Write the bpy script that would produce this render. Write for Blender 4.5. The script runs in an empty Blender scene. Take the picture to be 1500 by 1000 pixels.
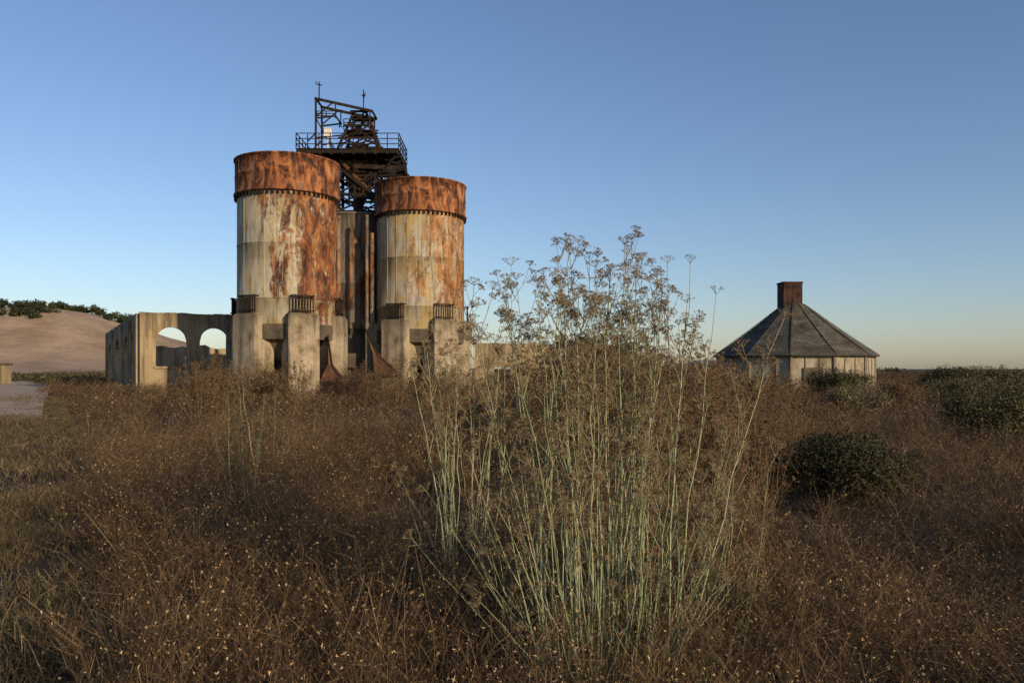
import bpy, math, random
from mathutils import Vector, Matrix, noise
R=random.Random(7)
sc=bpy.context.scene
pi=math.pi
# ---------------------------------------------------------------- helpers
class MB:
    def __init__(s): s.v=[];s.f=[];s.m=[];s.sm=[]
    def add(s,vs,fs,mat=0,smooth=False):
        o=len(s.v); s.v.extend([tuple(p) for p in vs])
        for f in fs: s.f.append(tuple(i+o for i in f)); s.m.append(mat); s.sm.append(smooth)
    def hexa(s,p,mat=0):
        s.add(p,[(3,2,1,0),(4,5,6,7),(0,1,5,4),(1,2,6,5),(2,3,7,6),(3,0,4,7)],mat)
    def box(s,c,d,mat=0,rz=0,taper=1.0):
        cx,cy,cz=c; dx,dy,dz=d[0]/2,d[1]/2,d[2]/2; ca,sa=math.cos(rz),math.sin(rz); P=[]
        for z,t in((-dz,1),(dz,taper)):
            for x,y in((-dx,-dy),(dx,-dy),(dx,dy),(-dx,dy)):
                x*=t;y*=t; P.append((cx+x*ca-y*sa,cy+x*sa+y*ca,cz+z))
        s.hexa(P,mat)
    def beam(s,a,b,w=.12,h=None,mat=0):
        h=h or w; a=Vector(a);b=Vector(b);d=(b-a)
        if d.length<1e-6:return
        d.normalize(); up=Vector((0,0,1)) if abs(d.z)<.95 else Vector((0,1,0))
        x=d.cross(up).normalized(); y=x.cross(d).normalized()
        P=[]
        for q in(a,b):
            for i,j in((-1,-1),(1,-1),(1,1),(-1,1)): P.append(q+x*w/2*i+y*h/2*j)
        s.hexa(P,mat)
    def tube(s,pts,rad,n=4,mat=0,smooth=True):
        pts=[Vector(p) for p in pts]; vs=[];fs=[]
        for i,p in enumerate(pts):
            d=(pts[min(i+1,len(pts)-1)]-pts[max(i-1,0)])
            if d.length<1e-7: d=Vector((0,0,1))
            d.normalize(); up=Vector((0,0,1)) if abs(d.z)<.9 else Vector((1,0,0))
            x=d.cross(up).normalized(); y=d.cross(x)
            for k in range(n):
                a=2*pi*k/n; vs.append(p+(x*math.cos(a)+y*math.sin(a))*rad[i])
        for i in range(len(pts)-1):
            for k in range(n):
                fs.append((i*n+k,i*n+(k+1)%n,(i+1)*n+(k+1)%n,(i+1)*n+k))
        s.add(vs,fs,mat,smooth)
    def ribbon(s,a,b,w,mat=0,r=R,w2=None):
        a=Vector(a);b=Vector(b);d=b-a
        x=d.cross(Vector((r.uniform(-1,1),r.uniform(-1,1),r.uniform(-1,1))))
        if x.length<1e-8:return
        x.normalize(); w2=w if w2 is None else w2
        s.add([a-x*w/2,a+x*w/2,b+x*w2/2,b-x*w2/2],[(0,1,2,3)],mat)
    def lathe(s,prof,c=(0,0),n=96,mat=0,smooth=True):
        vs=[];fs=[]
        for r,z in prof:
            for k in range(n):
                a=2*pi*k/n; vs.append((c[0]+r*math.cos(a),c[1]+r*math.sin(a),z))
        for i in range(len(prof)-1):
            for k in range(n):
                fs.append((i*n+k,i*n+(k+1)%n,(i+1)*n+(k+1)%n,(i+1)*n+k))
        s.add(vs,fs,mat,smooth)
    def build(s,name,mats,parent=None,loc=(0,0,0),link=True,coll=None):
        me=bpy.data.meshes.new(name); me.from_pydata(s.v,[],s.f)
        for m in mats: me.materials.append(m)
        me.polygons.foreach_set('material_index',s.m); me.polygons.foreach_set('use_smooth',s.sm); me.update()
        ob=bpy.data.objects.new(name,me); ob.location=loc
        if link: (coll or sc.collection).objects.link(ob)
        if parent: ob.parent=parent
        return ob
def empty(name,loc=(0,0,0)):
    e=bpy.data.objects.new(name,None); e.location=loc; e.empty_display_size=.5; sc.collection.objects.link(e); return e

# ---------------------------------------------------------------- materials
class NT:
    def __init__(s,name,rough=.9,spec=.2):
        s.mat=bpy.data.materials.new(name); s.mat.use_nodes=True; s.t=s.mat.node_tree; s.t.nodes.clear()
        s.out=s.n('ShaderNodeOutputMaterial'); s.b=s.n('ShaderNodeBsdfPrincipled')
        s.b.inputs['Roughness'].default_value=rough; s.b.inputs['Specular IOR Level'].default_value=spec
        s.t.links.new(s.b.outputs[0],s.out.inputs[0])
    def n(s,t,**k):
        nd=s.t.nodes.new(t)
        for a,b in k.items(): setattr(nd,a,b)
        return nd
    def L(s,a,b): s.t.links.new(a,b)
    def setin(s,i,v):
        if hasattr(v,'is_output') or isinstance(v,bpy.types.NodeSocket): s.L(v,i)
        else: i.default_value=v
    def math(s,op,a,b=0.0,c=0.0,clamp=False):
        nd=s.n('ShaderNodeMath',operation=op,use_clamp=clamp)
        s.setin(nd.inputs[0],a); s.setin(nd.inputs[1],b); s.setin(nd.inputs[2],c); return nd.outputs[0]
    def coords(s,kind='Object'): return s.n('ShaderNodeTexCoord').outputs[kind]
    def map(s,v,scale=(1,1,1),loc=(0,0,0)):
        m=s.n('ShaderNodeMapping'); s.L(v,m.inputs[0]); m.inputs['Scale'].default_value=scale; m.inputs['Location'].default_value=loc; return m.outputs[0]
    def noise(s,v,scale=1,detail=5,rough=.6,dist=0):
        nd=s.n('ShaderNodeTexNoise'); s.L(v,nd.inputs['Vector']); nd.inputs['Scale'].default_value=scale
        nd.inputs['Detail'].default_value=detail; nd.inputs['Roughness'].default_value=rough; nd.inputs['Distortion'].default_value=dist
        return nd.outputs['Fac']
    def ramp(s,f,stops):
        nd=s.n('ShaderNodeValToRGB'); s.L(f,nd.inputs[0]); e=nd.color_ramp.elements
        while len(e)<len(stops): e.new(.5)
        for el,(p,c) in zip(e,stops):
            el.position=p; el.color=(c,c,c,1) if isinstance(c,(int,float)) else (*c,1)
        return nd.outputs[0]
    def mix(s,f,a,b,mode='MIX'):
        nd=s.n('ShaderNodeMix',data_type='RGBA',blend_type=mode)
        s.setin(nd.inputs[0],f)
        for i,v in((6,a),(7,b)):
            if isinstance(v,tuple): v=(*v,1) if len(v)==3 else v
            s.setin(nd.inputs[i],v)
        return nd.outputs[2]
    def color(s,c):
        if isinstance(c,tuple): c=(*c,1)
        s.setin(s.b.inputs['Base Color'],c)
    def bump(s,h,strength=.4,dist=.05):
        nd=s.n('ShaderNodeBump'); s.L(h,nd.inputs['Height']); nd.inputs['Strength'].default_value=strength; nd.inputs['Distance'].default_value=dist
        s.L(nd.outputs[0],s.b.inputs['Normal'])

def mat_simple(name,stops,scale=2,rough=.9,bump=.3,bd=.03,stretch=(1,1,1),detail=8):
    m=NT(name,rough); v=m.map(m.coords(),stretch); f=m.noise(v,scale,detail,.65); m.color(m.ramp(f,stops)); 
    if bump: m.bump(m.noise(v,scale*5,6,.7),bump,bd)
    return m.mat
def mat_concrete(name,stops,scale=.7,H=6.0,lo=.38):
    m=NT(name,.92); c=m.coords(); base=m.ramp(m.noise(c,scale,9,.68),stops)
    st=m.ramp(m.noise(m.map(c,(2.2,2.2,.16)),1,7,.65),[(.36,lo),(.5,.5+lo),(.65,1.05)])
    x=m.n('ShaderNodeSeparateXYZ'); m.L(c,x.inputs[0])
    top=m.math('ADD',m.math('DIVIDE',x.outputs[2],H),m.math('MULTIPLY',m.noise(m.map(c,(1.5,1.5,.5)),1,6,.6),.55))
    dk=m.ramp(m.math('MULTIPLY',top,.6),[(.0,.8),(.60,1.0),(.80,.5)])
    col=m.mix(1,m.mix(1,base,st,'MULTIPLY'),dk,'MULTIPLY'); m.color(col); m.bump(m.noise(c,6,7,.75),.5,.04); return m.mat
def mat_silo(name,a0,bias,base_a,base_b,seed,band=False,R0=3.65,ramp_rust=None,dk=.20):
    m=NT(name,.85,.25); x=m.n('ShaderNodeSeparateXYZ'); m.L(m.coords(),x.inputs[0])
    ang=m.math('ARCTAN2',x.outputs[0],m.math('MULTIPLY',x.outputs[1],-1.0))
    u=m.math('MULTIPLY',ang,R0)
    cv=m.n('ShaderNodeCombineXYZ'); m.L(u,cv.inputs[0]); m.L(x.outputs[2],cv.inputs[2]); cv=cv.outputs[0]
    nA=m.noise(m.map(cv,(.75,1,.30),(seed,seed*2,0)),1,12,.76,.6)
    nS=m.noise(m.map(cv,(2.4,1,.13),(seed*3,0,5)),1,10,.68,.3)
    nF=m.noise(m.map(cv,(1,1,.8),(0,seed,0)),4,9,.78)
    d=m.math('COSINE',m.math('SUBTRACT',ang,a0))
    s=m.math('ADD',m.math('MULTIPLY',nA,1.6),m.math('MULTIPLY',nS,.85))
    s=m.math('ADD',s,m.math('MULTIPLY',nF,.6))
    s=m.math('ADD',s,m.math('MULTIPLY',d,dk))
    s=m.math('ADD',s,m.math('MULTIPLY',m.math('LESS_THAN',x.outputs[2],7.2),-.16))
    s=m.math('ADD',s,bias-1.105)
    mask=m.ramp(s,[(.44,0),(.52,.75),(.62,1)])
    nB=m.noise(m.map(cv,(.9,1,.5),(9,seed,3)),1,9,.72,.5)
    base=m.mix(m.ramp(nB,[(.44,0),(.62,1)]),base_a,base_b)
    dirt=m.ramp(m.noise(m.map(cv,(2.5,1,.3),(2,seed,1)),1,10,.75),[(.35,.24),(.45,.75),(.55,1)])
    base=m.mix(1,base,dirt,'MULTIPLY')
    cell=m.n('ShaderNodeTexWhiteNoise',noise_dimensions='2D')
    pu=m.math('FLOOR',m.math('DIVIDE',ang,pi/6)); pz=m.math('FLOOR',m.math('DIVIDE',x.outputs[2],2.5))
    cc=m.n('ShaderNodeCombineXYZ'); m.L(pu,cc.inputs[0]); m.L(pz,cc.inputs[1]); m.L(cc.outputs[0],cell.inputs[0])
    base=m.mix(1,base,m.ramp(cell.outputs[0],[(0,.84),(1,1.0)]),'MULTIPLY')
    rr=m.math('ADD',m.math('MULTIPLY',m.noise(m.map(cv,(1.1,1,.5),(seed+4,1,7)),1,12,.78,.6),.8),m.math('MULTIPLY',nS,.2))
    rust=m.ramp(rr,ramp_rust or [(.40,(.028,.013,.010)),(.475,(.085,.032,.016)),(.535,(.22,.088,.034)),(.62,(.40,.20,.08))])
    m.color(m.mix(mask,base,rust)); m.bump(m.math('ADD',m.math('MULTIPLY',nF,.5),mask),.4,.03)
    return m.mat

M_silo1=mat_silo('silo_plate_weathered_cream',math.radians(82),-.03,(.45,.42,.33),(.42,.34,.16),3.1,dk=.30)
M_silo2=mat_silo('silo_plate_weathered_yellow',math.radians(78),-.08,(.42,.39,.31),(.43,.32,.13),8.7,
    ramp_rust=[(.40,(.06,.03,.016)),(.48,(.17,.078,.032)),(.545,(.32,.15,.058)),(.65,(.45,.28,.12))],dk=.28)
M_band=mat_silo('silo_band_rust',math.radians(0),.26,(.30,.24,.17),(.30,.17,.09),5.3,
    ramp_rust=[(.41,(.024,.012,.010)),(.48,(.066,.026,.015)),(.53,(.24,.092,.036)),(.63,(.40,.19,.078))],dk=.03)
M_silo3=mat_silo('silo_rear_plate',math.radians(0),-.2,(.24,.22,.18),(.20,.16,.11),12.3)
CS=[(.32,(.14,.105,.065)),(.45,(.29,.24,.165)),(.6,(.39,.335,.24)),(.72,(.46,.41,.31))]
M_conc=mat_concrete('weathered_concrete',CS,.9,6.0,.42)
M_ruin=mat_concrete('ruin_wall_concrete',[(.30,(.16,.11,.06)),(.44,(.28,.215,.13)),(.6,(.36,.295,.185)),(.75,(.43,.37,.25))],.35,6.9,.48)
M_cdark=mat_simple('dark_concrete',[(.35,(.04,.033,.025)),(.6,(.12,.10,.07))],.9)  # darker concrete tone for skirt rings, hoppers, frame members and door
M_rustd=mat_simple('rusty_steel_dark',[(.35,(.010,.009,.008)),(.55,(.024,.017,.013)),(.72,(.065,.036,.021))],1.6,bump=0)
M_rusto=mat_simple('rusty_steel_orange',[(.35,(.03,.018,.012)),(.5,(.085,.042,.024)),(.68,(.17,.09,.045))],1.2,rough=.8)
M_white=mat_simple('white_enclosure_paint',[(.3,(.55,.53,.48)),(.7,(.75,.73,.68))],3,bump=0)

# ---------------------------------------------------------------- world, sun, camera
SAZ=math.radians(136); SEL=math.radians(15)
sd=Vector((math.sin(SAZ)*math.cos(SEL),math.cos(SAZ)*math.cos(SEL),math.sin(SEL)))
w=bpy.data.worlds.new('World'); sc.world=w; w.use_nodes=True; nt=w.node_tree; nt.nodes.clear()
sky=nt.nodes.new('ShaderNodeTexSky'); sky.sky_type='NISHITA'; sky.sun_disc=False; sky.sun_elevation=SEL; sky.sun_rotation=SAZ
sky.air_density=1.0; sky.dust_density=.7; sky.ozone_density=3.6; sky.altitude=0
wb_=nt.nodes.new('ShaderNodeMix'); wb_.data_type='RGBA'; wb_.blend_type='MULTIPLY'; wb_.inputs[0].default_value=1; wb_.inputs[7].default_value=(1.12,1.0,1.0,1)
nt.links.new(sky.outputs[0],wb_.inputs[6])
bg=nt.nodes.new('ShaderNodeBackground'); bg.inputs[1].default_value=.145
wo=nt.nodes.new('ShaderNodeOutputWorld'); nt.links.new(wb_.outputs[2],bg.inputs[0]); nt.links.new(bg.outputs[0],wo.inputs[0])
sl=bpy.data.lights.new('sun','SUN'); sl.energy=4.6; sl.angle=math.radians(.6); sl.color=(1,.75,.47)
so=bpy.data.objects.new('sun',sl); sc.collection.objects.link(so); so.rotation_euler=(-sd).to_track_quat('-Z','Y').to_euler(); so.location=(60,-60,60)
cd=bpy.data.cameras.new('camera'); cam=bpy.data.objects.new('camera',cd); sc.collection.objects.link(cam); sc.camera=cam
CH=2.2
cam.location=(0,0,CH); cam.rotation_euler=(pi/2,0,0); cd.lens=28; cd.sensor_width=36; cd.shift_y=.0267; cd.clip_end=20000; cd.clip_start=.05
sc.view_settings.view_transform='Standard'

# ---------------------------------------------------------------- ground
def gh(x,y):
    d=math.hypot(x,y)
    return .10*noise.noise(Vector((x*.12,y*.12,0)))+.05*noise.noise(Vector((x*.5,y*.5,3)))*(1 if d<60 else 0)
g=MB(); NG=190
def sp(i): t=(i/NG*2-1); return math.copysign((math.sinh(abs(t)*7.2)/math.sinh(7.2))*6000,t)
vs=[(sp(i),sp(j)+20,0) for j in range(NG+1) for i in range(NG+1)]
vs=[(x,y,gh(x,y) if math.hypot(x,y)<400 else 0) for x,y,_ in vs]
g.add(vs,[(j*(NG+1)+i,j*(NG+1)+i+1,(j+1)*(NG+1)+i+1,(j+1)*(NG+1)+i) for j in range(NG) for i in range(NG)],0,True)
m=NT('dry_ground'); c=m.coords()
a=m.ramp(m.noise(c,.35,8,.65),[(.35,(.030,.020,.012)),(.5,(.065,.045,.027)),(.66,(.13,.093,.058))])  # soil colour darkened so gaps in the brush read as deep shadow
b=m.ramp(m.noise(c,.02,4,.5),[(.4,.75),(.6,1.15)])
m.color(m.mix(1,a,b,'MULTIPLY')); m.bump(m.noise(c,9,6,.7),.6,.05)
g.build('ground',[m.mat])

def trc(y): return -(.600+.0003*y)*y-1.2-.01*y*math.sin(y*.05)
t=MB(); cl=[]
for i in range(60):
    y=34+i*2.2; xx=trc(y); wd=1.1+.05*y
    cl.append((xx-wd,xx+wd*.8,y))
vs=[];
for a_,b_,y in cl:
    for k in range(5):
        x=a_+(b_-a_)*k/4; vs.append((x,y,gh(x,y)+.06))
t.add(vs,[(i*5+k,i*5+k+1,i*5+k+6,i*5+k+5) for i in range(59) for k in range(4)],0,True)
t.build('dirt_track',[mat_simple('pale_dirt',[(.35,(.24,.175,.115)),(.5,(.38,.29,.20)),(.65,(.46,.37,.27))],.9,bump=.5)])

# ---------------------------------------------------------------- hills
def heightmesh(name,cx,cy,wx,wy,fn,n,mat):
    h=MB(); vs=[]
    for j in range(n+1):
        for i in range(n+1):
            x=cx+(i/n-.5)*wx; y=cy+(j/n-.5)*wy; vs.append((x,y,fn(x,y)))
    h.add(vs,[(j*(n+1)+i,j*(n+1)+i+1,(j+1)*(n+1)+i+1,(j+1)*(n+1)+i) for j in range(n) for i in range(n)],0,True)
    return h.build(name,[mat])
def hz(x,y):
    z=46*math.exp(-((x+378)/88)**2/2 if x>-378 else -((x+378)/150)**2/2)*math.exp(-((y-640)/95)**2/2)
    z+=20*math.exp(-((x+330)/60)**2/2-((y-560)/60)**2/2)*.5
    z+=3.5*noise.noise(Vector((x*.013,y*.013,1)))*min(1,z/15)+1.6*noise.noise(Vector((x*.05,y*.05,1)))*min(1,z/15)
    return z-.8
m=NT('dry_hill_grass'); c=m.coords()
a=m.ramp(m.noise(c,.03,10,.7),[(.35,(.25,.18,.115)),(.5,(.33,.245,.165)),(.66,(.39,.30,.21))])
b=m.ramp(m.noise(m.map(c,(.12,.12,.8)),1,9,.75),[(.36,.78),(.55,1.0)])
m.color(m.mix(1,a,b,'MULTIPLY')); m.bump(m.noise(c,.2,6,.7),.4,1.5)
heightmesh('hill',-420,620,900,760,hz,110,m.mat)
def hz2(x,y):
    return 44*math.exp(-((x-980)/90)**2/2-((y-4000)/300)**2/2)+22*math.exp(-((x-1350)/330)**2/2-((y-4100)/300)**2/2)-6
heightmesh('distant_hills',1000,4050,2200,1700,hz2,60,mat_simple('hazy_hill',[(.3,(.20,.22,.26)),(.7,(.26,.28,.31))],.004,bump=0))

# ---------------------------------------------------------------- foliage
def mat_leaf(name,c1,c2,c3,sc_=3):
    m=NT(name,.75,.2); f=m.noise(m.coords(),sc_,3,.6)
    isl=m.n('ShaderNodeNewGeometry').outputs['Random Per Island']
    f=m.math('ADD',m.math('MULTIPLY',f,.7),m.math('MULTIPLY',isl,.3))
    m.color(m.ramp(f,[(.3,c1),(.5,c2),(.68,c3)])); return m.mat
M_bushg=mat_leaf('shrub_leaf_green',(.020,.023,.010),(.058,.058,.024),(.15,.13,.058),2.5)
M_bushd=mat_leaf('shrub_leaf_dark',(.011,.014,.006),(.026,.030,.012),(.060,.056,.024),2.5)
M_busht=mat_leaf('shrub_leaf_olive',(.05,.045,.02),(.10,.09,.045),(.20,.17,.09),2.5)
M_bushb=mat_leaf('shrub_dry_brown',(.04,.025,.013),(.095,.060,.030),(.19,.125,.066),3)
M_oak=mat_leaf('oak_leaf',(.012,.018,.008),(.026,.036,.014),(.055,.06,.026),.15)
M_bark=mat_simple('bark_brown',[(.3,(.05,.035,.025)),(.7,(.13,.10,.07))],8,bump=0)
def leaves(mb,c,rad,n,s,mat,r,lobes=9):
    c=Vector(c); L=[]
    for i in range(lobes):
        a=r.uniform(0,2*pi); q=r.uniform(.15,.65); L.append((Vector((rad[0]*q*math.cos(a),rad[1]*q*math.sin(a),rad[2]*r.uniform(-.45,.6))),r.uniform(.35,.6)))
    for i in range(n):
        lc,lr=L[r.randrange(lobes)]
        d=Vector((r.gauss(0,1),r.gauss(0,1),r.gauss(0,1)+.2)).normalized(); q=r.random()**.45*(1+.35*noise.noise(d*3+lc))
        p=c+lc+Vector((d.x*rad[0],d.y*rad[1],d.z*rad[2]))*lr*q
        if p.z<c.z-rad[2]*1.05: continue
        u=Vector((r.gauss(0,1),r.gauss(0,1),r.gauss(0,1))).normalized(); v=u.cross(d+Vector((.01,.02,.03))).normalized()
        a=s*r.uniform(.5,1.2)
        mb.add([p-u*a*.6,p-v*a*.3,p+u*a*.7,p+v*a*.3],[(0,1,2,3)],mat)
def shrub(name,loc,rad,n,s,mat,seed,lobes=10):
    r=random.Random(seed); mb=MB(); leaves(mb,(0,0,rad[2]*.95),rad,n,s,0,r,lobes)
    for i in range(14):
        a=r.uniform(0,2*pi);q=r.uniform(.2,.7); e=Vector((rad[0]*q*math.cos(a),rad[1]*q*math.sin(a),rad[2]*r.uniform(.8,1.5)))
        mid=e*.5+Vector((r.uniform(-.1,.1),r.uniform(-.1,.1),-.05)); mb.tube([(0,0,-.05),mid,e],[.03,.018,.005],4,1)
    for i in range(70):
        a=r.uniform(0,2*pi);q=r.uniform(.1,.85); e=Vector((rad[0]*q*math.cos(a),rad[1]*q*math.sin(a),rad[2]*(1.55+.5*r.random())*(1-.4*q*q))); b0=e*.78
        mb.ribbon(b0,e,.012,1,r,.004)
        for _ in range(10):
            t=r.uniform(.2,1); p=b0.lerp(e,t)+Vector((r.gauss(0,1),r.gauss(0,1),r.gauss(0,1)))*.05*(s/.05)**.5
            u=Vector((r.gauss(0,1),r.gauss(0,1),r.gauss(0,1))).normalized()*s*.5; v=u.orthogonal()*.5
            mb.add([p-u,p-v,p+u,p+v],[(0,1,2,3)],0)
    return mb.build(name,[mat,M_bark],loc=(loc[0],loc[1],gh(*loc)))
shrub('coyote_brush',(4.75,12.0),(1.15,1.0,.66),13000,.045,M_bushd,1,16)
shrub('coyote_brush',(5.7,12.7),(.8,.8,.58),7000,.045,M_bushd,71,12)
shrub('coyote_brush',(11.7,19.5),(1.15,1.1,1.02),13000,.05,M_bushg,2,16)
shrub('coyote_brush',(14.2,22.5),(1.3,1.3,1.05),8000,.06,M_bushg,3,14)
shrub('coyote_brush',(19.6,50),(1.7,1.4,1.15),6000,.09,M_bushd,4)
shrub('coyote_brush',(22.2,52),(1.8,1.4,1.05),6000,.09,M_bushg,5)
shrub('coyote_brush',(26,47),(1.8,1.4,.85),4000,.09,M_busht,6)
shrub('coyote_brush',(13.4,31),(1.6,1.4,.9),6000,.07,M_busht,61)
shrub('coyote_brush',(17.0,36),(1.9,1.4,.9),6000,.07,M_bushb,62)
shrub('coyote_brush',(22.0,38),(1.9,1.6,.95),6000,.08,M_bushg,63)
shrub('coyote_brush',(13.6,44),(1.9,1.4,1.0),5000,.09,M_busht,64)
shrub('coyote_brush',(29,43),(2.2,1.6,1.0),5000,.10,M_bushd,65)
shrub('coyote_brush',(34,62),(3,2,1.2),5000,.12,M_bushd,16)
shrub('coyote_brush',(40,66),(4,2,1.3),6000,.12,M_bushg,17)
shrub('coyote_brush',(-.6,20),(1.0,.9,.8),5500,.05,M_bushd,18)
shrub('dry_shrub',(-11.9,33),(1.5,1.3,1.25),10000,.06,M_bushb,7)
shrub('dry_shrub',(-14.5,46),(2.2,1.4,1.15),8000,.08,M_bushb,8)
shrub('dry_shrub',(-10.2,50),(2.4,1.4,1.1),8000,.08,M_bushb,9)
shrub('dry_shrub',(-5.0,48),(2.4,1.4,1.0),7000,.08,M_bushb,19)
shrub('dry_shrub',(4.6,42),(2.6,1.8,1.5),9000,.08,M_bushb,10)
shrub('dry_shrub',(7.4,40),(2.4,1.6,1.6),9000,.08,M_bushb,12)
shrub('dry_shrub',(3.6,28),(2.2,1.5,1.45),9000,.06,M_bushb,13)
shrub('dry_shrub',(6.2,27),(1.8,1.4,1.25),8000,.06,M_bushb,14)
def tree(name,loc,H,rad,mat,seed,n=3500,s=.35):
    r=random.Random(seed); mb=MB(); mb.tube([(0,0,-.1),(.1,0,H*.3),(.0,.1,H*.7)],[.3,.22,.08],7,1)
    for i in range(9):
        a=r.uniform(0,2*pi); z=H*r.uniform(.2,.5); e=(rad*.75*math.cos(a),rad*.75*math.sin(a),z+H*.3); mb.tube([(0,0,z),(e[0]*.5,e[1]*.5,z+H*.2),e],[.12,.07,.02],5,1)
    leaves(mb,(0,0,H*.62),(rad,rad,H*.42),n,s,0,r,14)
    return mb.build(name,[mat,M_bark],loc=(*loc,0))
tree('willow_tree',(9.0,110),7.0,3.6,M_busht,41)
tree('willow_tree',(15,118),5.6,3.6,M_bushb,42)
rm=MB(); r=random.Random(5)
def oaks(pxl,n):
    for _ in range(n):
        x,y=pxl(); z=hz(x,y); q=r.uniform(3.0,6.4); leaves(rm,(x,y,z+q*.55),(q*1.25,q*1.25,q*.8),240,1.5,0,r,6)
oaks(lambda:(r.uniform(-392,-332),r.uniform(615,655)),40)
oaks(lambda:(r.uniform(-480,-392),r.uniform(590,650)),36)
oaks(lambda:(-343+r.gauss(0,14),572+r.gauss(0,12)),18)
oaks(lambda:(-380+r.gauss(0,12),566+r.gauss(0,8)),14)
oaks(lambda:(r.uniform(-320,-294),r.uniform(620,650)),14)
rm.build('oak_trees',[M_oak])
fm=MB()
for i in range(150):
    x=r.uniform(-120,420); y=r.uniform(260,420)
    if x<-60 and r.random()<.4: continue
    q=r.uniform(.9,2.0); leaves(fm,(x,y,q*.6),(q*3.2,q*2,q),130,.9,0,r,5)
for i in range(60):
    x=r.uniform(-125,-66); y=r.uniform(118,165); q=r.uniform(.7,1.2); leaves(fm,(x,y,q*.6),(q*2.6,q*2,q),160,.4,0,r,5)
fm.build('distant_scrub',[M_bushg])

# ---------------------------------------------------------------- silos
def silo(name,loc,camang,legangs,mbody,seed=0):
    r=random.Random(seed); E=empty(name,(loc[0],loc[1],0))
    b=MB()
    b.lathe([(3.68,4.3),(3.68,7.2),(3.75,7.22),(3.75,7.36),(3.65,7.38),(3.65,11.2),(3.68,11.22),(3.68,11.30),(3.65,11.32),(3.65,15.05)],n=128)
    b.lathe([(3.68,4.3),(3.2,4.3)],n=64)
    for k in range(24):
        a=k*pi/12+.07
        if r.random()<.3: continue
        p=Vector((math.cos(a),math.sin(a),0))
        b.box((p.x*3.65,p.y*3.65,11.2),(.05,.05,7.6),0,a)
    b.build('body',[mbody],E)
    c=MB()
    c.lathe([(3.65,14.92),(3.90,14.94),(3.90,15.06),(3.80,15.08),(3.80,16.3),(3.82,16.32),(3.82,16.36),(3.80,16.38),(3.80,17.5),(3.89,17.52),(3.89,17.62),(3.70,17.62),(3.70,15.4)],n=128)
    c.lathe([(3.70,16.9),(.01,17.35)],n=48)
    for k in range(12):
        a=k*pi/6+.2; c.box((math.cos(a)*3.80,math.sin(a)*3.80,16.25),(.05,.09,2.3),0,a)
    c.build('rim_band',[M_band],E)
    d=MB()
    for k in range(64):
        a=2*pi*k/64; d.box((math.cos(a)*3.76,math.sin(a)*3.76,14.78),(.2,.07,.26),0,a)
    for la in legangs:
        n=Vector((math.sin(la),-math.cos(la),0)); tt=Vector((math.cos(la),math.sin(la),0))
        base=n*3.95
        for i in range(8):
            p=base+tt*(-.75+1.5*i/7); d.beam(p+Vector((0,0,6.15)),p+Vector((0,0,7.5)),.075)
        for zz in(6.35,7.4): d.beam(base-tt*.85+n*.06+Vector((0,0,zz)),base+tt*.85+n*.06+Vector((0,0,zz)),.09)
        for s_ in(-.8,.8): d.beam(base+tt*s_+Vector((0,0,7.4)),n*3.6+tt*s_+Vector((0,0,7.4)),.08)
    d.build('steel_fittings',[M_rustd],E)
    h=MB(); h.lathe([(3.3,4.5),(2.6,3.2),(.7,.9),(.7,.3)],n=32)
    h.build('hopper',[M_cdark],E)
    p=MB()
    for la in legangs:
        n=Vector((math.sin(la),-math.cos(la),0)); c0=n*3.35
        top=6.05+r.uniform(-.05,.05)
        p.box((c0.x,c0.y,top/2-.1),(2.25,1.9,top+.2),0,la)
        c1=n*3.35; p.box((c1.x,c1.y,top+.06),(2.1,1.75,.12),0,la)
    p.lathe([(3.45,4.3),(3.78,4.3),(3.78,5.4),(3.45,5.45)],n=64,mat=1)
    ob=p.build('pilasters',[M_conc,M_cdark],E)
    bv=ob.modifiers.new('worn_edges','BEVEL'); bv.width=.05; bv.segments=2; bv.limit_method='ANGLE'; bv.angle_limit=math.radians(50)
    return E
silo('rusty_silo',(-16.94,60.2),0,[math.radians(15.7+15+60*k) for k in(-1,0,1,2,3,4)],M_silo1,seed=1)
silo('rusty_silo',(-7.75,67.6),0,[math.radians(6.5+29+60*k) for k in(-1,0,1,2,3,4)],M_silo2,seed=2)
E=empty('rear_silo',(-13.9,70.6,0))
b=MB(); b.lathe([(2.7,0),(2.7,9.5),(2.76,9.52),(2.76,9.6),(2.7,9.62),(2.7,15.4),(2.8,15.42),(2.8,15.6),(.01,15.9)],n=64)
for k in range(20):
    a=2*pi*k/20; b.box((math.cos(a)*2.72,math.sin(a)*2.72,8),(.10,.16,14.6),0,a)
b.build('body',[M_silo3],E)
p=MB()
for x,y,rr,z0,z1 in((1.15,-7.6,.18,2,14.2),(.55,-7.0,.1,2,15.5),(2.9,-4.8,.14,1,14.9),(3.25,-4.2,.22,1,13.5),(.2,-3.6,.3,1,15)):
    p.tube([(x-1.0,y,z0),(x-1.0,y,z1)],[rr,rr],10)
p.build('pipes',[M_silo3],E)
p=MB()
p.box((-.2,-8.6,2.6),(1.0,.9,6.6),0,.2); p.box((2.2,-3.4,2.9),(6,1.0,1.2),1); p.box((2.6,-2.2,5.4),(7,1.2,.5),1); p.box((4.1,-4.5,2.7),(.9,.9,5.4),0,.3)
p.box((1.6,-3.2,1.5),(5.5,.3,3.4),1)  # dark sheet behind the frame, its colour standing in for shaded openings
p.build('base_frame',[M_conc,M_cdark],E)
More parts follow.
